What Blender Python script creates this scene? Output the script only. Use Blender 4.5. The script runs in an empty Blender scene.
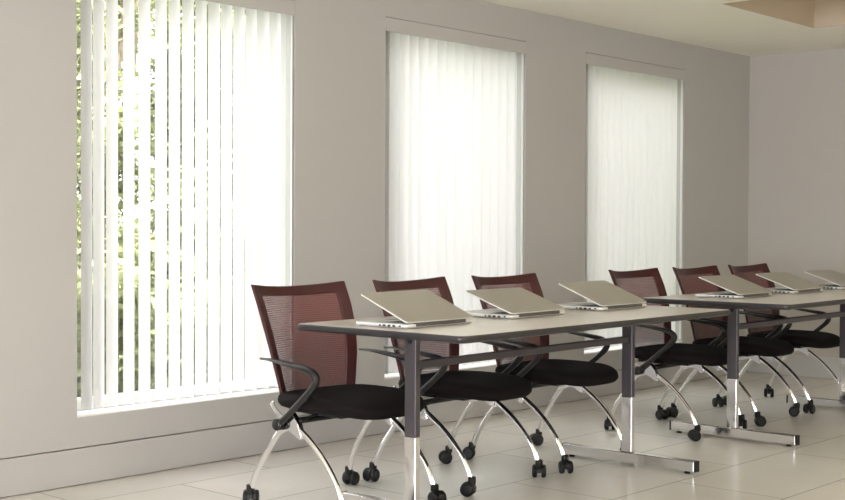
import bpy, bmesh, math, random
from math import sin, cos, pi, radians
from mathutils import Vector, Matrix

random.seed(7)
C = bpy.context.scene.collection
S = bpy.context.scene

# ------------------------------------------------------------------ materials
def new_mat(name):
    m = bpy.data.materials.new(name); m.use_nodes = True
    nt = m.node_tree
    return m, nt, nt.nodes['Principled BSDF']

def mat(name, col, rough=0.5, metal=0.0, spec=0.5, noise=0.0, nscale=20.0, bump=0.0, bscale=200.0, coat=0.0):
    m, nt, b = new_mat(name)
    b.inputs['Base Color'].default_value = (*col, 1)
    b.inputs['Roughness'].default_value = rough
    b.inputs['Metallic'].default_value = metal
    b.inputs['Specular IOR Level'].default_value = spec
    b.inputs['Coat Weight'].default_value = coat
    tc = nt.nodes.new('ShaderNodeTexCoord')
    if noise:
        n = nt.nodes.new('ShaderNodeTexNoise'); n.inputs['Scale'].default_value = nscale
        n.inputs['Detail'].default_value = 4
        nt.links.new(tc.outputs['Object'], n.inputs['Vector'])
        r = nt.nodes.new('ShaderNodeMapRange')
        r.inputs['To Min'].default_value = 1 - noise; r.inputs['To Max'].default_value = 1 + noise
        nt.links.new(n.outputs['Fac'], r.inputs['Value'])
        mx = nt.nodes.new('ShaderNodeVectorMath'); mx.operation = 'SCALE'
        mx.inputs[0].default_value = col
        nt.links.new(r.outputs['Result'], mx.inputs['Scale'])
        nt.links.new(mx.outputs['Vector'], b.inputs['Base Color'])
    if bump:
        n = nt.nodes.new('ShaderNodeTexNoise'); n.inputs['Scale'].default_value = bscale
        nt.links.new(tc.outputs['Object'], n.inputs['Vector'])
        bp = nt.nodes.new('ShaderNodeBump'); bp.inputs['Strength'].default_value = bump
        bp.inputs['Distance'].default_value = 0.002
        nt.links.new(n.outputs['Fac'], bp.inputs['Height'])
        nt.links.new(bp.outputs['Normal'], b.inputs['Normal'])
    return m

M = {}
M['wall'] = mat('wall_paint', (0.495, 0.486, 0.468), 0.75, spec=0.2, noise=0.015, nscale=1.2, bump=0.15, bscale=120)
M['wall_far'] = mat('dimmed_far_wall_paint', (0.47, 0.447, 0.405), 0.75, spec=0.2, noise=0.015, nscale=1.2)  # wall paint darkened to stand in for less light on the far wall
M['ceiling'] = mat('ceiling_paint', (0.92, 0.885, 0.79), 0.85, spec=0.1, noise=0.01, nscale=2)
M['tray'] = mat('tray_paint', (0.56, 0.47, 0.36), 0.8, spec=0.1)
M['trim'] = mat('baseboard_paint', (0.495, 0.486, 0.468), 0.55, spec=0.3)
M['sill'] = mat('white_sill_paint', (0.82, 0.81, 0.79), 0.45)
M['valance'] = mat('valance_white', (0.50, 0.49, 0.472), 0.6)
M['track'] = mat('white_track_plastic', (0.8, 0.8, 0.78), 0.4)
M['frame_white'] = mat('window_frame_white', (0.85, 0.85, 0.84), 0.35)
M['table_edge'] = mat('graphite_edge_band', (0.030, 0.027, 0.030), 0.34, spec=0.6, metal=0.3)
M['table_under'] = mat('dark_table_underside', (0.03, 0.027, 0.026), 0.6)
M['table_top'] = mat('grey_laminate', (0.57, 0.535, 0.50), 0.30, noise=0.03, nscale=60, spec=0.5)
M['steel_dark'] = mat('graphite_painted_steel', (0.075, 0.066, 0.072), 0.36, spec=0.6, metal=0.45)
M['chrome'] = mat('polished_chrome', (0.86, 0.86, 0.87), 0.07, metal=1.0)
M['chrome_foot'] = mat('chrome_foot_finish', (0.80, 0.79, 0.80), 0.16, metal=1.0)
M['black'] = mat('black_nylon', (0.010, 0.0095, 0.0095), 0.45, spec=0.3)
M['arm'] = mat('charcoal_arm_plastic', (0.013, 0.012, 0.012), 0.40, spec=0.4)
M['rubber'] = mat('black_caster_tread', (0.008, 0.008, 0.008), 0.5, spec=0.3)
M['seat'] = mat('black_seat_fabric', (0.008, 0.006, 0.006), 0.9, spec=0.15, noise=0.2, nscale=300, bump=0.4, bscale=700)
M['frame_red'] = mat('maroon_back_frame', (0.050, 0.007, 0.008), 0.40, spec=0.45)
M['alu'] = mat('silver_aluminium', (0.44, 0.415, 0.36), 0.42, metal=0.55, spec=0.5, bump=0.05, bscale=900)
M['alu_edge'] = mat('bright_aluminium_edge', (0.78, 0.78, 0.77), 0.35, metal=0.25)
M['port'] = mat('dark_port', (0.02, 0.02, 0.02), 0.5)
M['key'] = mat('dark_keys', (0.06, 0.06, 0.062), 0.5)
M['hinge'] = mat('dark_hinge_bar', (0.08, 0.075, 0.07), 0.4)
M['bark'] = mat('tree_bark', (0.30, 0.23, 0.18), 0.9, noise=0.25, nscale=14)
M['grass'] = mat('lawn_grass', (0.09, 0.12, 0.04), 0.95, noise=0.3, nscale=9)
M['outer'] = mat('outer_facade', (0.6, 0.57, 0.52), 0.8)

# screen: switched-off glossy black
M['screen'] = mat('dark_screen_glass', (0.01, 0.01, 0.012), 0.08)

# floor: pale large-format tiles in running bond, with thin grout
def floor_mat():
    m, nt, b = new_mat('pale_stone_tile')
    tc = nt.nodes.new('ShaderNodeTexCoord')
    mp = nt.nodes.new('ShaderNodeMapping')
    mp.inputs['Location'].default_value = (0.20, 0.125, 0)
    br = nt.nodes.new('ShaderNodeTexBrick')
    br.offset = 0.5
    br.inputs['Color1'].default_value = (0.71, 0.685, 0.64, 1)
    br.inputs['Color2'].default_value = (0.66, 0.64, 0.595, 1)
    br.inputs['Mortar'].default_value = (0.33, 0.30, 0.26, 1)
    br.inputs['Scale'].default_value = 1.0
    br.inputs['Mortar Size'].default_value = 0.0032
    br.inputs['Mortar Smooth'].default_value = 0.2
    br.inputs['Brick Width'].default_value = 1.02
    br.inputs['Row Height'].default_value = 0.51
    nt.links.new(tc.outputs['Object'], mp.inputs['Vector'])
    nt.links.new(mp.outputs['Vector'], br.inputs['Vector'])
    n = nt.nodes.new('ShaderNodeTexNoise'); n.inputs['Scale'].default_value = 2.6; n.inputs['Detail'].default_value = 6
    nt.links.new(tc.outputs['Object'], n.inputs['Vector'])
    r = nt.nodes.new('ShaderNodeMapRange'); r.inputs['To Min'].default_value = 0.90; r.inputs['To Max'].default_value = 1.10
    nt.links.new(n.outputs['Fac'], r.inputs['Value'])
    sc = nt.nodes.new('ShaderNodeVectorMath'); sc.operation = 'SCALE'
    nt.links.new(br.outputs['Color'], sc.inputs[0]); nt.links.new(r.outputs['Result'], sc.inputs['Scale'])
    nt.links.new(sc.outputs['Vector'], b.inputs['Base Color'])
    b.inputs['Roughness'].default_value = 0.24
    r2 = nt.nodes.new('ShaderNodeMapRange'); r2.inputs['To Min'].default_value = 0.17; r2.inputs['To Max'].default_value = 0.33
    pass
    bp = nt.nodes.new('ShaderNodeBump'); bp.inputs['Strength'].default_value = 0.3; bp.inputs['Distance'].default_value = 0.001
    bp.invert = True
    nt.links.new(br.outputs['Fac'], bp.inputs['Height']); nt.links.new(bp.outputs['Normal'], b.inputs['Normal'])
    return m
M['floor'] = floor_mat()

# translucent fabric/vinyl of the vertical vanes
def vane_mat():
    m = bpy.data.materials.new('translucent_white_vane'); m.use_nodes = True
    nt = m.node_tree; nt.nodes.clear()
    out = nt.nodes.new('ShaderNodeOutputMaterial')
    d = nt.nodes.new('ShaderNodeBsdfDiffuse'); d.inputs['Color'].default_value = (0.83, 0.815, 0.815, 1)
    t = nt.nodes.new('ShaderNodeBsdfTranslucent'); t.inputs['Color'].default_value = (0.82, 0.80, 0.81, 1)
    mx = nt.nodes.new('ShaderNodeMixShader'); mx.inputs[0].default_value = 0.22
    nt.links.new(d.outputs[0], mx.inputs[1]); nt.links.new(t.outputs[0], mx.inputs[2])
    nt.links.new(mx.outputs[0], out.inputs['Surface'])
    return m
M['vane'] = vane_mat()

def leaf_mat():
    m = bpy.data.materials.new('garden_leaf'); m.use_nodes = True
    nt = m.node_tree; nt.nodes.clear()
    out = nt.nodes.new('ShaderNodeOutputMaterial')
    tc = nt.nodes.new('ShaderNodeTexCoord')
    n = nt.nodes.new('ShaderNodeTexNoise'); n.inputs['Scale'].default_value = 5
    nt.links.new(tc.outputs['Object'], n.inputs['Vector'])
    cr = nt.nodes.new('ShaderNodeValToRGB')
    cr.color_ramp.elements[0].position = 0.35; cr.color_ramp.elements[0].color = (0.17, 0.20, 0.09, 1)
    cr.color_ramp.elements[1].position = 0.65; cr.color_ramp.elements[1].color = (0.48, 0.49, 0.28, 1)
    nt.links.new(n.outputs['Fac'], cr.inputs['Fac'])
    d = nt.nodes.new('ShaderNodeBsdfDiffuse'); t = nt.nodes.new('ShaderNodeBsdfTranslucent')
    nt.links.new(cr.outputs['Color'], d.inputs['Color']); nt.links.new(cr.outputs['Color'], t.inputs['Color'])
    mx = nt.nodes.new('ShaderNodeMixShader'); mx.inputs[0].default_value = 0.4
    nt.links.new(d.outputs[0], mx.inputs[1]); nt.links.new(t.outputs[0], mx.inputs[2])
    nt.links.new(mx.outputs[0], out.inputs['Surface'])
    return m
M['leaf'] = leaf_mat()

# see-through woven mesh with horizontal ribs
def mesh_mat():
    m = bpy.data.materials.new('maroon_woven_mesh'); m.use_nodes = True
    nt = m.node_tree; b = nt.nodes['Principled BSDF']
    out = nt.nodes['Material Output']
    tc = nt.nodes.new('ShaderNodeTexCoord')
    sx = nt.nodes.new('ShaderNodeSeparateXYZ'); nt.links.new(tc.outputs['Object'], sx.inputs[0])
    def wave(sock, freq, lo, hi):
        a = nt.nodes.new('ShaderNodeMath'); a.operation = 'MULTIPLY'; a.inputs[1].default_value = freq
        nt.links.new(sock, a.inputs[0])
        s = nt.nodes.new('ShaderNodeMath'); s.operation = 'SINE'; nt.links.new(a.outputs[0], s.inputs[0])
        r = nt.nodes.new('ShaderNodeMapRange'); r.inputs['From Min'].default_value = -1
        r.inputs['To Min'].default_value = lo; r.inputs['To Max'].default_value = hi
        nt.links.new(s.outputs[0], r.inputs['Value']); return r.outputs['Result']
    z = wave(sx.outputs['Z'], 2 * pi / 0.0085, 0.08, 0.30)
    x = wave(sx.outputs['X'], 2 * pi / 0.004, 0.6, 1.0)
    mu = nt.nodes.new('ShaderNodeMath'); mu.operation = 'MULTIPLY'
    nt.links.new(z, mu.inputs[0]); nt.links.new(x, mu.inputs[1])
    b.inputs['Base Color'].default_value = (0.125, 0.020, 0.021, 1)
    b.inputs['Roughness'].default_value = 0.6
    tr = nt.nodes.new('ShaderNodeBsdfTransparent')
    mx = nt.nodes.new('ShaderNodeMixShader')
    nt.links.new(mu.outputs[0], mx.inputs[0])
    nt.links.new(b.outputs[0], mx.inputs[1]); nt.links.new(tr.outputs[0], mx.inputs[2])
    nt.links.new(mx.outputs[0], out.inputs['Surface'])
    return m
M['mesh'] = mesh_mat()

def glass_mat():
    m = bpy.data.materials.new('window_glass'); m.use_nodes = True
    nt = m.node_tree; nt.nodes.clear()
    out = nt.nodes.new('ShaderNodeOutputMaterial')
    tr = nt.nodes.new('ShaderNodeBsdfTransparent'); tr.inputs['Color'].default_value = (0.96, 0.98, 0.96, 1)
    gl = nt.nodes.new('ShaderNodeBsdfGlossy'); gl.inputs['Roughness'].default_value = 0.02
    mx = nt.nodes.new('ShaderNodeMixShader'); mx.inputs[0].default_value = 0.06
    nt.links.new(tr.outputs[0], mx.inputs[1]); nt.links.new(gl.outputs[0], mx.inputs[2])
    nt.links.new(mx.outputs[0], out.inputs['Surface'])
    return m
M['glass'] = glass_mat()

# ------------------------------------------------------------------ helpers
def obj(name, bm, material, parent=None, smooth=False, kind=None):
    me = bpy.data.meshes.new(name)
    bmesh.ops.recalc_face_normals(bm, faces=bm.faces)
    bm.to_mesh(me); bm.free()
    mats = material if isinstance(material, (list, tuple)) else [material]
    for mm in mats: me.materials.append(mm)
    if smooth:
        for p in me.polygons: p.use_smooth = True
    o = bpy.data.objects.new(name, me); C.objects.link(o)
    if parent: o.parent = parent
    if kind: o['kind'] = kind
    return o

def thing(name, loc=(0, 0, 0), rz=0.0):
    o = bpy.data.objects.new(name, None); C.objects.link(o)
    o.location = loc; o.rotation_euler = (0, 0, rz); o.empty_display_size = 0.1
    return o

def tag(o, label, cat, group=None, kind=None):
    o['label'] = label; o['category'] = cat
    if group: o['group'] = group
    if kind: o['kind'] = kind
    return o

def copy_tree(o, parent=None):
    c = o.copy(); C.objects.link(c)
    c.parent = parent
    for ch in [x for x in bpy.data.objects if x.parent == o]:
        copy_tree(ch, c)
    return c

def box(bm, x0, x1, y0, y1, z0, z1, mi=0):
    vs = [bm.verts.new((x, y, z)) for x in (x0, x1) for y in (y0, y1) for z in (z0, z1)]
    fs = [(0, 1, 3, 2), (4, 6, 7, 5), (0, 4, 5, 1), (2, 3, 7, 6), (0, 2, 6, 4), (1, 5, 7, 3)]
    out = []
    for f in fs:
        fa = bm.faces.new([vs[i] for i in f]); fa.material_index = mi; out.append(fa)
    return vs

def bevel(bm, w, seg=2):
    bmesh.ops.bevel(bm, geom=list(bm.edges), offset=w, segments=seg, affect='EDGES', profile=0.5, clamp_overlap=True)

def boxbm(*a, bev=0.0, seg=2):
    bm = bmesh.new(); box(bm, *a)
    if bev: bevel(bm, bev, seg)
    return bm

def crom(pts, n=8):
    P = [Vector(p) for p in pts]
    P = [2 * P[0] - P[1]] + P + [2 * P[-1] - P[-2]]
    out = []
    for i in range(1, len(P) - 2):
        for k in range(n):
            t = k / n
            out.append(0.5 * ((2 * P[i]) + (P[i + 1] - P[i - 1]) * t + (2 * P[i - 1] - 5 * P[i] + 4 * P[i + 1] - P[i + 2]) * t * t
                              + (-P[i - 1] + 3 * P[i] - 3 * P[i + 1] + P[i + 2]) * t ** 3))
    out.append(P[-2]); return out

def sweep(bm, pts, ra, rb=None, side=Vector((1, 0, 0)), seg=12, cap=True, power=1.0):
    """sweep an elliptical section: ra along the side axis, rb across."""
    n = len(pts); rings = []
    for i, p in enumerate(pts):
        p = Vector(p)
        t = (Vector(pts[min(i + 1, n - 1)]) - Vector(pts[max(i - 1, 0)])).normalized()
        s = (side - side.dot(t) * t).normalized(); u = t.cross(s)
        a = ra[i] if isinstance(ra, (list, tuple)) else ra
        b = (rb[i] if isinstance(rb, (list, tuple)) else rb) if rb is not None else a
        ring = []
        for k in range(seg):
            th = 2 * pi * k / seg
            cx, sy = cos(th), sin(th)
            cx = math.copysign(abs(cx) ** power, cx); sy = math.copysign(abs(sy) ** power, sy)
            ring.append(bm.verts.new(p + s * a * cx + u * b * sy))
        rings.append(ring)
    for i in range(n - 1):
        for k in range(seg):
            bm.faces.new((rings[i][k], rings[i][(k + 1) % seg], rings[i + 1][(k + 1) % seg], rings[i + 1][k]))
    if cap:
        bm.faces.new(rings[0][::-1]); bm.faces.new(rings[-1])

def lathe(bm, prof, axis='x', center=(0, 0, 0), seg=20):
    """prof: list of (axial, radius)"""
    c = Vector(center); rings = []
    for a, r in prof:
        ring = []
        for k in range(seg):
            th = 2 * pi * k / seg
            if axis == 'x': v = Vector((a, r * cos(th), r * sin(th)))
            elif axis == 'y': v = Vector((r * sin(th), a, r * cos(th)))
            else: v = Vector((r * cos(th), r * sin(th), a))
            ring.append(bm.verts.new(c + v))
        rings.append(ring)
    for i in range(len(rings) - 1):
        for k in range(seg):
            bm.faces.new((rings[i][k], rings[i][(k + 1) % seg], rings[i + 1][(k + 1) % seg], rings[i + 1][k]))
    bm.faces.new(rings[0][::-1]); bm.faces.new(rings[-1])

def smooth_by_angle(o, ang=40):
    me = o.data
    for p in me.polygons: p.use_smooth = True
    bm = bmesh.new(); bm.from_mesh(me)
    for e in bm.edges:
        if len(e.link_faces) == 2 and e.calc_face_angle(0) > radians(ang): e.smooth = False
    bm.to_mesh(me); bm.free()
    return o

# ------------------------------------------------------------------ room (x along the window wall, y towards it)
WY = 4.770           # window wall face
FX = 8.985           # far wall face
H = 2.429            # ceiling
LX, BY = -6.0, -3.2  # walls behind the viewer
WT = 0.20
WIN = [(3.052, 4.300), (4.950, 6.176), (6.808, 8.028)]
ZS, ZT = 0.296, 2.240

obj('floor', boxbm(LX - WT, FX + WT, BY - WT, WY + WT, -0.12, 0.0), M['floor'], kind='structure')

# ceiling with a rectangular raised tray
TX0, TX1, TY1, TY0 = 6.752, 7.965, 3.772, 0.6
bm = bmesh.new()
box(bm, LX - WT, TX0, BY - WT, WY + WT, H, H + 0.40)
box(bm, TX1, FX + WT, BY - WT, WY + WT, H, H + 0.40)
box(bm, TX0, TX1, TY1, WY + WT, H, H + 0.40)
box(bm, TX0, TX1, BY - WT, TY0, H, H + 0.40)
obj('ceiling', bm, M['ceiling'], kind='structure')
bm = bmesh.new()
box(bm, TX0 - 0.02, TX1 + 0.02, TY0 - 0.02, TY1 + 0.02, H + 0.401, H + 0.44)
obj('trim_1', bm, M['ceiling'], kind='structure')
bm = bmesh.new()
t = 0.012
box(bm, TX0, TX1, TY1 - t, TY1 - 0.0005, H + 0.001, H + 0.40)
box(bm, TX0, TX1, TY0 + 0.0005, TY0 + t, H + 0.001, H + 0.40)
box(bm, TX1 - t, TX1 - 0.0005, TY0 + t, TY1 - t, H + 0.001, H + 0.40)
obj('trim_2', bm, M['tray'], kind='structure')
obj('roof', boxbm(LX - 0.5, FX + 0.5, BY - 0.5, WY + 0.35, H + 0.45, H + 0.65), M['outer'], kind='structure').name = 'trim_9'  # unseen roof slab, built to keep the sun out of the room

# window wall with three openings
bm = bmesh.new()
xs = [LX - WT] + [v for w in WIN for v in w] + [FX + WT]
for i in range(0, len(xs), 2): box(bm, xs[i], xs[i + 1], WY, WY + WT, 0.1625, H)
for a, b_ in WIN:
    box(bm, a, b_, WY, WY + WT, 0.1625, ZS - 0.005)
    box(bm, a, b_, WY, WY + WT, ZT, H)
box(bm, LX - WT, FX + WT, WY + 0.02, WY + WT, 0, 0.1625)
obj('wall_window_side', bm, M['wall'], kind='structure').name = 'wall_left'
obj('wall_far', boxbm(FX, FX + WT, BY - WT, WY, 0, H), M['wall_far'], kind='structure')
# wall behind the viewer on the left of the room: wide opening with daylight
bm = bmesh.new()
box(bm, LX - WT, LX, BY - WT, -2.6, 0, H); box(bm, LX - WT, LX, 4.2, WY, 0, H)
box(bm, LX - WT, LX, -2.6, 4.2, 2.25, H); box(bm, LX - WT, LX, -2.6, 4.2, 0, 0.25)
obj('wall_near', bm, M['wall'], kind='structure')
bm = bmesh.new()
box(bm, LX, FX, BY - WT, BY, 0, H)
obj('wall_right', bm, M['wall'], kind='structure')

# baseboards
bm = boxbm(LX, FX, WY - 0.006, WY + 0.0195, 0.003, 0.1570, bev=0.0015, seg=1)
obj('baseboard_left', bm, M['trim'], kind='structure')
bm = boxbm(FX - 0.006, FX - 0.0002, BY, WY - 0.01, 0.003, 0.158, bev=0.0015, seg=1)
obj('baseboard_far', bm, M['trim'], kind='structure')

# windows: sill, frame, glass
for n, (a, b_) in enumerate(WIN, 1):
    obj('trim_%d' % (n + 2), boxbm(a, b_, WY + 0.0005, WY + WT + 0.03, ZS - 0.0048, ZS, bev=0.001), M['sill'], kind='structure')
    w = thing('window_%d' % n, ((a + b_) / 2, WY + 0.165, ZS)); w['kind'] = 'structure'
    hw = (b_ - a) / 2; hh = ZT - ZS
    bm = bmesh.new()
    box(bm, -hw, hw, -0.025, 0.03, 0.001, 0.05); box(bm, -hw, hw, -0.025, 0.03, hh - 0.05, hh)
    box(bm, -hw, -hw + 0.022, -0.025, 0.03, 0.05, hh - 0.05); box(bm, hw - 0.04, hw, -0.025, 0.03, 0.05, hh - 0.05)
    obj('window_frame', bm, M['frame_white'], w)
    obj('glass_pane', boxbm(-hw + 0.022, hw - 0.04, 0.0, 0.006, 0.05, hh - 0.05), M['glass'], w)

# ------------------------------------------------------------------ vertical blinds
def vane_bm(h):
    bm = bmesh.new(); N = 8; W = 0.089; T = 0.0009
    prof = []
    for i in range(N + 1):
        s = (i / N - 0.5)
        prof.append((0.017 * cos(s * pi) - 0.007, s * W))
    fr = [[bm.verts.new((x + d, y, z)) for x, y in prof] for d in (-T / 2, T / 2) for z in (0, -h)]
    a, b_, c, d = fr
    for i in range(N):
        bm.faces.new((a[i], a[i + 1], b_[i + 1], b_[i])); bm.faces.new((c[i], d[i], d[i + 1], c[i + 1]))
        bm.faces.new((a[i], c[i], c[i + 1], a[i + 1])); bm.faces.new((b_[i], b_[i + 1], d[i + 1], d[i]))
    bm.faces.new((a[0], b_[0], d[0], c[0])); bm.faces.new((a[N], c[N], d[N], b_[N]))
    return bm

BL = ['white vertical blind in the first window from the left, vanes open to greenery',
      'white vertical blind in the middle window behind the first table',
      'white vertical blind with a green tint in the window nearest the far wall']
NV = [16, 16, 16]
V0 = [3.138, 3.200, 3.268, 3.356, 3.440, 3.530]
VP = [V0 + [3.530 + (4.294 - 3.530) * i / 10 for i in range(1, 11)], None, None]
ANG = [0.0, -2.0, -2.0]
for k, (a, b_) in enumerate(WIN):
    hw = (b_ - a) / 2
    r = thing('vertical_blind', ((a + b_) / 2, WY + 0.049, ZT))
    tag(r, BL[k], 'blind', 'vertical blinds')
    vz = 2.163 - ZT
    vb = boxbm(-hw + 0.002, hw - 0.002, -0.0515, -0.0482, vz, -0.004, bev=0.0015, seg=1)
    obj('valance', vb, M['valance'], r)
    obj('head_rail', boxbm(-hw + 0.005, hw - 0.005, -0.02, 0.025, -0.05, -0.0005), M['track'], r)
    n = NV[k]
    pos = VP[k] or [a + 0.045 + (b_ - a - 0.051) * i / (n - 1) for i in range(n)]
    vm = None
    for i in range(n):
        x = pos[i] - (a + b_) / 2
        if vm is None:
            v = smooth_by_angle(obj('vane', vane_bm(ZT - 0.05 - ZS - 0.018), M['vane'], r)); vm = v
        else:
            v = vm.copy(); C.objects.link(v); v.parent = r
        v.location = (x, 0.0, -0.051)
        v.rotation_euler = (0, 0, radians(ANG[k] + random.uniform(-2.2, 2.2)))

# ------------------------------------------------------------------ flip-top training table
TR = radians(1.33)
TL, TW, TZ, TT = 1.955, 0.845, 0.740, 0.027
FIN = 0.743  # post centre from table centre
def rounded_rect(hx, hy, r, seg=6):
    pts = []
    for cx, cy, a0 in ((hx - r, hy - r, 0), (-hx + r, hy - r, 90), (-hx + r, -hy + r, 180), (hx - r, -hy + r, 270)):
        for i in range(seg + 1):
            a = radians(a0 + 90 * i / seg); pts.append((cx + r * cos(a), cy + r * sin(a)))
    return pts
def slab(bm, outline_fn, levels, mi=None):
    """levels: list of (inset, z); outline_fn(inset)->pts"""
    rings = [[bm.verts.new((x, y, z)) for x, y in outline_fn(ins)] for ins, z in levels]
    n = len(rings[0])
    for j in range(len(rings) - 1):
        for k in range(n):
            f = bm.faces.new((rings[j][k], rings[j][(k + 1) % n], rings[j + 1][(k + 1) % n], rings[j + 1][k]))
            if mi: f.material_index = mi[j]
    f0 = bm.faces.new(rings[0][::-1]); f1 = bm.faces.new(rings[-1])
    return f0, f1

def make_table(TL, FIN):
    t = thing('training_table')
    bm = bmesh.new()
    fn = lambda i: rounded_rect(TL / 2 - i, TW / 2 - i, 0.032 - i * 0.9)
    f0, f1 = slab(bm, fn, [(0.012, TZ - TT), (0.003, TZ - TT + 0.004), (0.0, TZ - TT + 0.010), (0.0, TZ - 0.007), (0.002, TZ - 0.002), (0.005, TZ - 0.0002), (0.006, TZ)])
    top = obj('tabletop', bm, M['table_top'], t)
    me = top.data; me.materials.append(M['table_edge']); me.materials.append(M['table_under'])
    for p in me.polygons:
        if p.normal.z > 0.95: p.material_index = 0
        elif p.normal.z < -0.95: p.material_index = 2
        else: p.material_index = 1
    smooth_by_angle(top, 50)
    for s in (-1, 1):
        x = s * FIN
        obj('post', boxbm(x - 0.014, x + 0.014, -0.028, 0.028, 0.322, 0.694, bev=0.003), M['steel_dark'], t)
        lo = obj('lower_post', boxbm(x - 0.0142, x + 0.0142, -0.0282, 0.0282, 0.0606, 0.3215, bev=0.003), M['chrome_foot'], t)
        ft = obj('foot', boxbm(x - 0.019, x + 0.019, -0.358, 0.358, 0.012, 0.0605, bev=0.003), M['chrome_foot'], t)
        for e in (-1, 1):
            obj('end_cap', boxbm(x - 0.0195, x + 0.0195, e * 0.362 - 0.0045, e * 0.362 + 0.0045, 0.0115, 0.061, bev=0.002), M['black'], ft)
            bm = bmesh.new(); lathe(bm, [(0.0, 0.014), (0.005, 0.014), (0.0125, 0.008)], 'z', (x, e * 0.315, 0))
            obj('glide', bm, M['black'], ft)
        # tilting bracket plate under the top
        bm = bmesh.new(); box(bm, x - 0.020, x + 0.020, -0.20, 0.20, TZ - TT - 0.022, TZ - TT + 0.0005)
        bevel(bm, 0.003); obj('top_bracket', bm, M['steel_dark'], t)
        bm = bmesh.new(); lathe(bm, [(x - 0.018, 0.010), (x + 0.018, 0.010)], 'x', (0, 0, 0.684))
        obj('tilt_hinge', bm, M['black'], t)
    obj('beam', boxbm(-FIN + 0.016, FIN - 0.016, -0.013, 0.013, 0.577, 0.607, bev=0.003), M['steel_dark'], t)
    return t

T1 = make_table(1.968, 0.768)
T1.location = (4.324, 3.297, 0); T1.rotation_euler = (0, 0, TR)
tag(T1, 'long grey-topped training table in front, ending beside the nearest chair', 'table', 'training tables')
T2 = make_table(1.935, 0.7255)
T2.rotation_euler = (0, 0, TR)
T2.location = (6.8045, 3.325, 0)
tag(T2, 'farther grey-topped training table running out of the frame at right', 'table', 'training tables')

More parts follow.
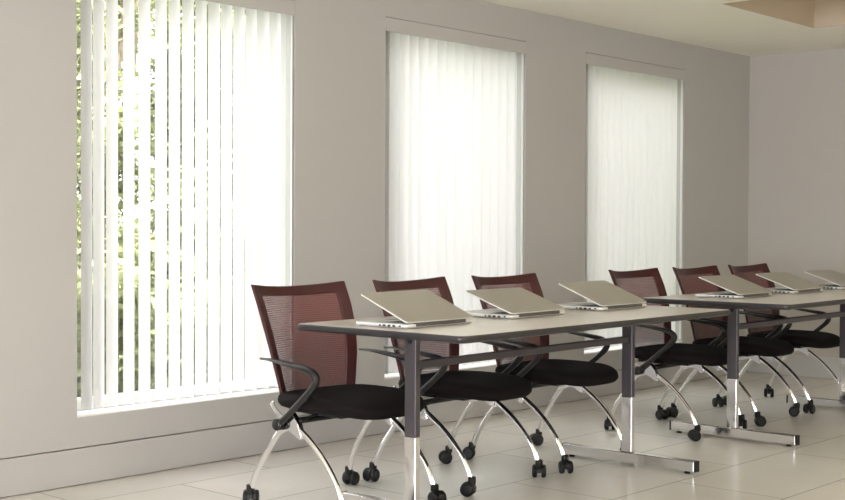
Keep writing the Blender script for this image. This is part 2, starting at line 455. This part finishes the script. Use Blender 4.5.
# ------------------------------------------------------------------ mesh-back nesting chair (faces -y)
LEGR = 0.0115
def make_chair():
    c = thing('nesting_chair')
    # seat cushion
    bm = bmesh.new()
    def outline(ins):
        pts = []
        for i in range(48):
            a = 2 * pi * i / 48
            e = 2.0 / 3.6
            x = math.copysign(abs(cos(a)) ** e, cos(a)); y = math.copysign(abs(sin(a)) ** e, sin(a))
            hw = 0.244 - 0.018 * (y < 0) * abs(y)
            pts.append((x * (hw - ins), -0.040 + y * (0.266 - ins)))
        return pts
    lv = [(0.06, 0.394), (0.028, 0.397), (0.010, 0.404), (0.002, 0.415), (0.0, 0.426), (0.004, 0.437), (0.014, 0.446), (0.035, 0.452), (0.08, 0.455), (0.14, 0.454), (0.19, 0.453)]
    slab(bm, outline, lv)
    for v in bm.verts:
        x, y, z = v.co
        if y < -0.12: v.co.z -= 0.45 * (y + 0.12) ** 2 * 1.6
        if y > 0.08: pass
        v.co.z += 0.010 * (abs(x) / 0.236) ** 3 * (z > 0.436)
    obj('seat', bm, M['seat'], c, smooth=True)
    # seat pan and mechanism
    obj('seat_pan', boxbm(-0.17, 0.17, -0.16, 0.15, 0.378, 0.396, bev=0.005), M['black'], c)
    # backrest surface
    def bk(u, v):
        # u in -1..1, v 0 bottom .. 1 top
        z = 0.415 + 0.467 * v
        W = [(0, .196), (0.1, .204), (0.38, .231), (0.6, .245), (0.8, .251), (1.0, .252)]
        Y = [(0, .175), (0.1, .178), (0.38, .196), (0.6, .222), (0.8, .256), (1.0, .300)]
        def lerp(T):
            for (a, p), (b_, q) in zip(T, T[1:]):
                if v <= b_ + 1e-9:
                    f = (v - a) / (b_ - a); return p + (q - p) * f
            return T[-1][1]
        w = lerp(W); y = lerp(Y)
        bow = 0.052 * (1 - u * u)
        dip = -0.016 * (1 - u * u) * v ** 3
        return Vector((u * w + 0.008, y - 0.010 + bow, z + dip))
    # frame: sweep around the edge
    ring = []
    N = 14
    for i in range(N + 1): ring.append(('b', -1 + 2 * i / N, 0.0))
    for i in range(1, N + 1): ring.append(('r', 1.0, i / N))
    for i in range(1, N + 1): ring.append(('t', 1 - 2 * i / N, 1.0))
    for i in range(1, N): ring.append(('l', -1.0, 1 - i / N))
    bm = bmesh.new(); rows = []
    for kind, u, v in ring:
        w = {'b': 0.025, 't': 0.028, 'l': 0.030, 'r': 0.030}[kind]
        hw = 0.23
        if kind in 'bt':
            uu = max(-1 + 0.19, min(1 - 0.19, u)); vv = 0.055 if kind == 'b' else 1 - 0.092
        else:
            uu = u * (1 - 0.19); vv = max(0.055, min(1 - 0.092, v))
        if abs(u) == 1.0 and v in (0.0, 1.0):
            uu = u * (1 - 0.19); vv = 0.055 if v == 0.0 else 1 - 0.092
        po, pi_ = bk(u, v), bk(uu, vv)
        nrm = Vector((0, 1, 0))
        rows.append([bm.verts.new(po - nrm * 0.009), bm.verts.new(pi_ - nrm * 0.006), bm.verts.new(pi_ + nrm * 0.004), bm.verts.new(po + nrm * 0.010)])
    n = len(rows)
    for i in range(n):
        a, b_ = rows[i], rows[(i + 1) % n]
        for k in range(4):
            bm.faces.new((a[k], a[(k + 1) % 4], b_[(k + 1) % 4], b_[k]))
    fr = obj('back_frame', bm, M['frame_red'], c)
    mod = fr.modifiers.new('round', 'BEVEL'); mod.width = 0.003; mod.segments = 2; mod.limit_method = 'ANGLE'; mod.angle_limit = radians(50)
    smooth_by_angle(fr, 50)
    # woven mesh panel
    bm = bmesh.new(); NU, NVv = 14, 16
    g = [[bm.verts.new(bk(-0.83 + 1.66 * i / NU, 0.05 + 0.865 * j / NVv)) for i in range(NU + 1)] for j in range(NVv + 1)]
    for j in range(NVv):
        for i in range(NU): bm.faces.new((g[j][i], g[j][i + 1], g[j + 1][i + 1], g[j + 1][i]))
    obj('back_mesh', bm, M['mesh'], c, smooth=True)
    # cross tube between the two hubs
    bm = bmesh.new(); lathe(bm, [(-0.262, 0.013), (0.262, 0.013)], 'x', (0, 0.062, 0.352)); obj('cross_tube', bm, M['black'], c)
    for s in (-1, 1):
        # support bracket: hub to the seat pan and back frame foot
        bm = bmesh.new()
        sweep(bm, crom([(s * 0.218, 0.192, 0.412), (s * 0.224, 0.178, 0.396), (s * 0.236, 0.135, 0.374), (s * 0.246, 0.075, 0.352)], 6), 0.007, 0.013)
        obj('back_bracket', bm, M['chrome'], c, smooth=True)
        # lambda-shaped hub plate
        bm = bmesh.new()
        P = [(-0.012, 0.352), (0.03, 0.395), (0.055, 0.397), (0.085, 0.352), (0.118, 0.312), (0.108, 0.300), (0.076, 0.318), (0.050, 0.326), (0.020, 0.318), (-0.018, 0.293), (-0.032, 0.300)]
        for x0, x1 in ((s * 0.236, s * 0.262),):
            a = [bm.verts.new((x0, y, z)) for y, z in P]; b_ = [bm.verts.new((x1, y, z)) for y, z in P]
            bm.faces.new(a); bm.faces.new(b_[::-1])
            for i in range(len(P)): bm.faces.new((a[i], a[(i + 1) % len(P)], b_[(i + 1) % len(P)], b_[i]))
        bevel(bm, 0.003, 2); obj('hub_bracket', bm, M['chrome'], c)
        # arms
        path = crom([(s * 0.272, 0.200, 0.592), (s * 0.276, 0.120, 0.592), (s * 0.278, 0.020, 0.583), (s * 0.279, -0.080, 0.571), (s * 0.280, -0.118, 0.560),
                     (s * 0.280, -0.137, 0.541), (s * 0.280, -0.130, 0.518), (s * 0.279, -0.095, 0.484), (s * 0.278, 0.000, 0.408), (s * 0.277, 0.082, 0.345)], 6)
        n = len(path)
        def rr(vals, i):
            f = i / (n - 1) * (len(vals) - 1); k = min(int(f), len(vals) - 2); return vals[k] + (vals[k + 1] - vals[k]) * (f - k)
        ra = [rr([0.006, 0.020, 0.024, 0.022, 0.019, 0.017, 0.015, 0.013, 0.012, 0.012], i) for i in range(n)]
        rb = [rr([0.004, 0.006, 0.009, 0.012, 0.014, 0.015, 0.015, 0.013, 0.013, 0.013], i) for i in range(n)]
        bm = bmesh.new(); sweep(bm, path, ra, rb, seg=14)
        lathe(bm, [(s * 0.264, 0.020), (s * 0.266, 0.023), (s * 0.289, 0.023), (s * 0.292, 0.020)], 'x', (0, 0.086, 0.343))
        smooth_by_angle(obj('armrest', bm, M['arm'], c), 50)
        # legs
        for e in (-1, 1):
            if e == 1:
                P = [(s * 0.249, 0.070, 0.340), (s * 0.251, 0.115, 0.302), (s * 0.255, 0.175, 0.225), (s * 0.265, 0.230, 0.140), (s * 0.271, 0.262, 0.062)]
                cpos = (s * 0.271, 0.264)
            else:
                P = [(s * 0.249, 0.045, 0.352), (s * 0.249, -0.030, 0.318), (s * 0.249, -0.130, 0.245), (s * 0.249, -0.215, 0.150), (s * 0.249, -0.258, 0.062)]
                cpos = (s * 0.249, -0.261)
            bm = bmesh.new(); sweep(bm, crom(P, 8), LEGR, seg=14)
            obj('leg', bm, M['chrome'], c, smooth=True)
            cpx = thing_part(cpos, c)
    # tilt lever
    bm = bmesh.new(); sweep(bm, crom([(-0.16, -0.02, 0.386), (-0.215, -0.022, 0.377), (-0.245, -0.024, 0.366)], 4), [0.004] * 9, seg=8)
    lathe(bm, [(-0.262, 0.006), (-0.256, 0.009), (-0.240, 0.009), (-0.236, 0.005)], 'x', (0, -0.024, 0.366), 10)
    obj('lever', bm, M['black'], c, smooth=True)
    return c

def thing_part(pos, parent):
    """twin-wheel caster: housing is the part, wheels its sub-parts"""
    bm = bmesh.new()
    oy = 0.016   # trail of the wheels behind the stem
    lathe(bm, [(0.046, 0.012), (0.056, 0.017), (0.080, 0.0165), (0.083, 0.013)], 'z', (0, 0, 0), 14)
    sec = []
    for i in range(13):
        a = radians(-10 + 200 * i / 12)
        sec.append((0.031 * cos(a) + oy, 0.030 + 0.031 * sin(a)))
    a0 = [bm.verts.new((-0.010, y, z)) for y, z in sec]; b0 = [bm.verts.new((0.010, y, z)) for y, z in sec]
    bm.faces.new(a0); bm.faces.new(b0[::-1])
    for i in range(len(sec)): bm.faces.new((a0[i], a0[(i + 1) % len(sec)], b0[(i + 1) % len(sec)], b0[i]))
    h = obj('caster', bm, M['black'], parent); smooth_by_angle(h, 40)
    h.location = (pos[0], pos[1], 0)
    for s in (-1, 1):
        bm = bmesh.new()
        lathe(bm, [(s * 0.0105, 0.024), (s * 0.0115, 0.0278), (s * 0.014, 0.0292), (s * 0.024, 0.0292), (s * 0.029, 0.026), (s * 0.031, 0.018), (s * 0.0295, 0.008)], 'x', (0, oy, 0.0292), 20)
        obj('wheel', bm, M['rubber'], h, smooth=True)
    return h

chair = make_chair()
CX = [3.580, 4.282, 4.968, 6.155, 6.826, 7.500]
SWV = [(60, -50, 170, -80), (20, 100, -60, 50), (140, 30, -120, 70), (45, -70, 110, 160), (-140, 80, 20, -40), (90, 40, 200, 120)]
CY = [3.668, 3.670, 3.676, 3.687, 3.688, 3.695]
CL = ['maroon mesh-back chair nearest the camera, leftmost in the row, armrest fully in view',
      'maroon mesh-back chair behind the leftmost laptop, second from the left',
      'maroon mesh-back chair behind the middle laptop of the front table',
      'maroon mesh-back chair beside the gap where the two tables meet, before the third window',
      'maroon mesh-back chair at the far table, between the third window and the far wall corner',
      'maroon mesh-back chair farthest right, last in the row near the far wall']
for i in range(6):
    c = chair if i == 0 else copy_tree(chair)
    c.location = (CX[i], CY[i], 0)
    c.rotation_euler = (0, 0, radians([-1.0, 3.3, 1.0, 1.5, 0.5, 1.0][i]))
    tag(c, CL[i], 'chair', 'maroon mesh chairs along the tables')
    for q, ch in enumerate([x for x in bpy.data.objects if x.parent == c and x.name.startswith('caster')]):
        ch.rotation_euler = (0, 0, radians(SWV[i][q % 4]))

# ------------------------------------------------------------------ laptops (hinge edge towards -y, lid leaning over the keyboard)
LW, LD = 0.400, 0.262
def make_laptop():
    l = thing('laptop')
    fn = lambda i: [(x + LW / 2, y + LD / 2) for x, y in rounded_rect(LW / 2 - i, LD / 2 - i, 0.012 - i * 0.5, 4)]
    bm = bmesh.new(); slab(bm, fn, [(0.008, 0.0015), (0.002, 0.005), (0, 0.009), (0, 0.0145), (0.0015, 0.0165)])
    b = smooth_by_angle(obj('base', bm, M['alu_edge'], l), 40)
    bm = bmesh.new()
    for x in (0.03, LW - 0.03):
        for y in (0.03, LD - 0.03): lathe(bm, [(0.0, 0.008), (0.002, 0.008)], 'z', (x, y, 0), 10)
    obj('foot_pad', bm, M['port'], b)
    # keyboard well with key grid
    bm = bmesh.new()
    for r in range(6):
        n = 15
        for k in range(n):
            x0 = 0.045 + k * (LW - 0.09) / n; y0 = 0.035 + r * 0.019
            box(bm, x0, x0 + (LW - 0.09) / n - 0.003, y0, y0 + 0.016, 0.0164, 0.0178)
    obj('keyboard', bm, M['key'], b)
    obj('touchpad', boxbm(0.145, 0.255, 0.170, 0.240, 0.0164, 0.0170), M['alu'], b)
    # ports along the left side
    for y, w, z0, z1 in ((0.030, 0.010, 0.0075, 0.0125), (0.058, 0.013, 0.006, 0.0125), (0.082, 0.013, 0.006, 0.0125), (0.106, 0.013, 0.006, 0.0125), (0.130, 0.007, 0.0065, 0.012)):
        obj('port', boxbm(-0.0008, 0.004, y, y + w, z0 - 0.0008, z1 + 0.0008), M['port'], b)
    obj('hinge', boxbm(0.05, LW - 0.05, -0.002, 0.012, 0.007, 0.0215, bev=0.003), M['hinge'], l)
    lid = bpy.data.objects.new('lid', None)
    # lid as mesh in its own frame, rotated about the hinge
    fn2 = lambda i: [(x + LW / 2, y + 0.256 / 2) for x, y in rounded_rect(LW / 2 - i, 0.256 / 2 - i, 0.012 - i * 0.5, 4)]
    bm = bmesh.new(); slab(bm, fn2, [(0.001, 0.0), (0, 0.001), (0, 0.0055), (0.0015, 0.007)])
    bpy.data.objects.remove(lid)
    lid = obj('lid', bm, M['alu'], l)
    lid.data.materials.append(M['alu_edge'])
    for p in lid.data.polygons: p.material_index = 0 if abs(p.normal.z) > 0.6 else 1
    smooth_by_angle(lid, 40)
    lid.location = (0, 0.002, 0.0205); lid.rotation_euler = (radians(22.6), 0, 0)
    bm = boxbm(0.010, LW - 0.010, 0.014, 0.246, -0.0008, 0.0003); obj('screen', bm, M['screen'], lid)
    return l

lap = make_laptop()
LP = [(3.434, 3.195), (4.095, 3.228), (4.777, 3.252), (6.105, 3.290), (6.785, 3.310), (7.455, 3.330)]
LL = ['silver laptop half closed, leftmost on the front table',
      'silver laptop half closed, middle of the three on the front table',
      'silver laptop half closed at the right end of the front table',
      'silver laptop half closed at the left end of the farther table',
      'silver laptop half closed in the middle of the farther table',
      'silver laptop half closed at far right, cut by the frame edge']
for i, (x, y) in enumerate(LP):
    l = lap if i == 0 else copy_tree(lap)
    l.location = (x, y, TZ); l.rotation_euler = (0, 0, radians([2.2, 2.4, 2.0, 1.6, 1.5, 1.4][i]))
    for ch in [x for x in bpy.data.objects if x.parent == l and x.name.startswith('lid')]:
        ch.rotation_euler = (radians([22.6, 19.0, 21.6, 19.6, 19.2, 18.6][i]), 0, 0)
    tag(l, LL[i], 'laptop', 'silver laptops on the tables')

# ------------------------------------------------------------------ garden beyond the windows
obj('lawn', boxbm(-6, 40, WY + WT + 0.05, 40, -0.5, -0.25), M['grass'], kind='structure').name = 'floor_outside'
def plant(x, y, rx, ry, h, n, seed, trunk=True, z0=-0.25, leaf=0.055):
    rnd = random.Random(seed)
    t = thing('garden_tree' if trunk else 'garden_shrub', (x, y, z0))
    if trunk:
        bm = bmesh.new()
        for k in range(4):
            a = rnd.uniform(0, 6.28)
            P = [(0.05 * cos(a), 0.05 * sin(a), 0.0), (0.12 * cos(a) * rnd.uniform(.6, 2), 0.1 * sin(a), h * 0.33), (rx * 0.45 * cos(a), ry * 0.45 * sin(a), h * 0.62), (rx * 0.6 * cos(a + .3), ry * 0.6 * sin(a + .3), h * 0.93)]
            p = crom(P, 6); sweep(bm, p, [0.075 * (1 - i / len(p) * 0.75) for i in range(len(p))], seg=8)
        obj('trunk', bm, M['bark'], t, smooth=True)
    blobs = [(Vector((rnd.uniform(-1, 1) * rx * 0.58, rnd.uniform(-1, 1) * ry * 0.58, ((q + 0.5) / 36 * 0.88 + 0.06) * h)), rnd.uniform(0.38, 0.58) * rx) for q in range(36)]
    vs = []; fs = []
    for i in range(n):
        c, r = blobs[rnd.randrange(len(blobs))]
        d = Vector((rnd.gauss(0, 1), rnd.gauss(0, 1), rnd.gauss(0, 1))).normalized()
        p = c + d * r * rnd.uniform(0.55, 1.0)
        if p.z < 0.02: continue
        u = Vector((rnd.gauss(0, 1), rnd.gauss(0, 1), rnd.gauss(0, 1))).normalized()
        v = u.orthogonal().normalized(); L = leaf * rnd.uniform(0.7, 1.5); W = L * 0.42
        k = len(vs)
        vs += [p - u * L, p + v * W, p + u * L, p - v * W]; fs.append((k, k + 1, k + 2, k + 3))
    me = bpy.data.meshes.new('foliage'); me.from_pydata([tuple(v) for v in vs], [], fs); me.materials.append(M['leaf'])
    o = bpy.data.objects.new('foliage', me); C.objects.link(o); o.parent = t
    return t

trees = [(4.25, 7.5, 0.68, 0.6, 3.5), (5.85, 7.5, 0.68, 0.6, 3.7), (7.45, 7.5, 0.68, 0.6, 3.6), (9.2, 7.5, 0.6, 0.6, 3.6), (11.0, 7.5, 0.62, 0.6, 3.7), (12.8, 7.5, 0.62, 0.6, 3.8), (6.3, 9.6, 0.8, 0.7, 4.4), (8.3, 9.6, 0.8, 0.7, 4.5), (10.3, 9.6, 0.8, 0.7, 4.4)]
TLb = ['leafy garden tree seen through the leftmost gaps of the first blind',
       'leafy garden tree seen through the right-hand vane gaps of the first blind',
       'leafy garden tree standing outside between the first and middle windows',
       'leafy garden tree behind the middle blind',
       'leafy garden tree behind the left half of the third blind',
       'leafy garden tree behind the right half of the third blind',
       'taller tree in the back row outside, seen behind the vane gaps of the first blind',
       'taller back-row garden tree outside, partly hidden by the right end of the first blind',
       'taller tree in the back row outside, behind the middle blind']
for i, (x, y, rx, ry, h) in enumerate(trees):
    tag(plant(x, y, rx, ry, h, 16000, 11 + i, leaf=0.048), TLb[i], 'tree', 'trees outside the windows')
shrubs = [(3.9, 6.0, 0.36, 0.36, 1.1), (4.85, 6.0, 0.36, 0.36, 1.0), (5.8, 6.0, 0.36, 0.36, 1.15)]
SLb = ['low leafy shrub at the bottom left corner of the first window', 'low leafy shrub under the trees outside the middle of the first window',
       'low leafy shrub outside the right edge of the first window']
for i, (x, y, rx, ry, h) in enumerate(shrubs):
    tag(plant(x, y, rx, ry, h, 3200, 41 + i, trunk=False), SLb[i], 'shrub', 'shrubs outside the first window')

# ------------------------------------------------------------------ light
w = bpy.data.worlds.new('sky'); S.world = w; w.use_nodes = True
nt = w.node_tree; bg = nt.nodes['Background']
sky = nt.nodes.new('ShaderNodeTexSky')
sky.sky_type = 'HOSEK_WILKIE'; sky.turbidity = 6.0; sky.ground_albedo = 0.5
sky.sun_direction = Vector((-0.25, -0.35, 0.90)).normalized()
mixn = nt.nodes.new('ShaderNodeMixRGB'); mixn.inputs[0].default_value = 0.75
mixn.inputs[2].default_value = (1.0, 0.985, 1.0, 1)
nt.links.new(sky.outputs[0], mixn.inputs[1]); nt.links.new(mixn.outputs[0], bg.inputs['Color'])
bg.inputs['Strength'].default_value = 9.2

def sun(d, e, ang):
    l = bpy.data.lights.new('sun', 'SUN'); l.energy = e; l.angle = radians(ang); l.color = (1, 0.96, 0.9)
    o = bpy.data.objects.new('sun', l); C.objects.link(o)
    o.rotation_euler = Vector(d).to_track_quat('Z', 'Y').to_euler()
sun((-0.25, -0.35, 0.90), 20.0, 1.0)

def area(name, loc, target, sx, sy, e, col=(1, 1, 1)):
    l = bpy.data.lights.new(name, 'AREA'); l.shape = 'RECTANGLE'; l.size = sx; l.size_y = sy; l.energy = e; l.color = col
    o = bpy.data.objects.new(name, l); C.objects.link(o); o.location = loc
    o.rotation_euler = (Vector(loc) - Vector(target)).to_track_quat('Z', 'Y').to_euler()
    return o
# area lamp added to boost daylight at the wide unseen opening behind the viewer
area('opening_daylight_boost', (LX + 0.02, 0.8, 1.25), (LX + 5, 0.8, 1.25), 6.6, 1.9, 305, (0.90, 0.92, 1.13))
# fill lamps added under the ceiling, out of view, to brighten the room
for x in (1.0, 3.5, 6.0):
    area('ceiling_fill', (x, -1.2, H - 0.01), (x, -1.2, 0), 0.6, 0.6, 50, (1.0, 0.95, 0.78))

# ------------------------------------------------------------------ camera
f, yaw, pitch, roll = 1278.06, radians(42.254), radians(-1.132), radians(0.2486)
fw = Vector((cos(yaw) * cos(pitch), sin(yaw) * cos(pitch), sin(pitch)))
r = fw.cross(Vector((0, 0, 1))).normalized(); u = r.cross(fw)
r2 = cos(roll) * r + sin(roll) * u; u2 = -sin(roll) * r + cos(roll) * u
cam = bpy.data.cameras.new('camera'); cam.sensor_width = 36.0; cam.lens = f * 36.0 / 845.0
cam.clip_start = 0.05; cam.clip_end = 200
co = bpy.data.objects.new('camera', cam); C.objects.link(co)
mw = Matrix((r2, u2, -fw)).transposed().to_4x4(); mw.translation = Vector((0, 0, 1.125))
co.matrix_world = mw
S.camera = co

S.view_settings.view_transform = 'Standard'; S.view_settings.look = 'None'
S.view_settings.exposure = 0.19; S.view_settings.gamma = 1.0; S.view_settings.use_curve_mapping = False
S.cycles.use_denoising = True
S.cycles.max_bounces = 10; S.cycles.diffuse_bounces = 6; S.cycles.transparent_max_bounces = 16; S.cycles.transmission_bounces = 6
S.cycles.caustics_reflective = False; S.cycles.caustics_refractive = False
S.cycles.sample_clamp_indirect = 8.0
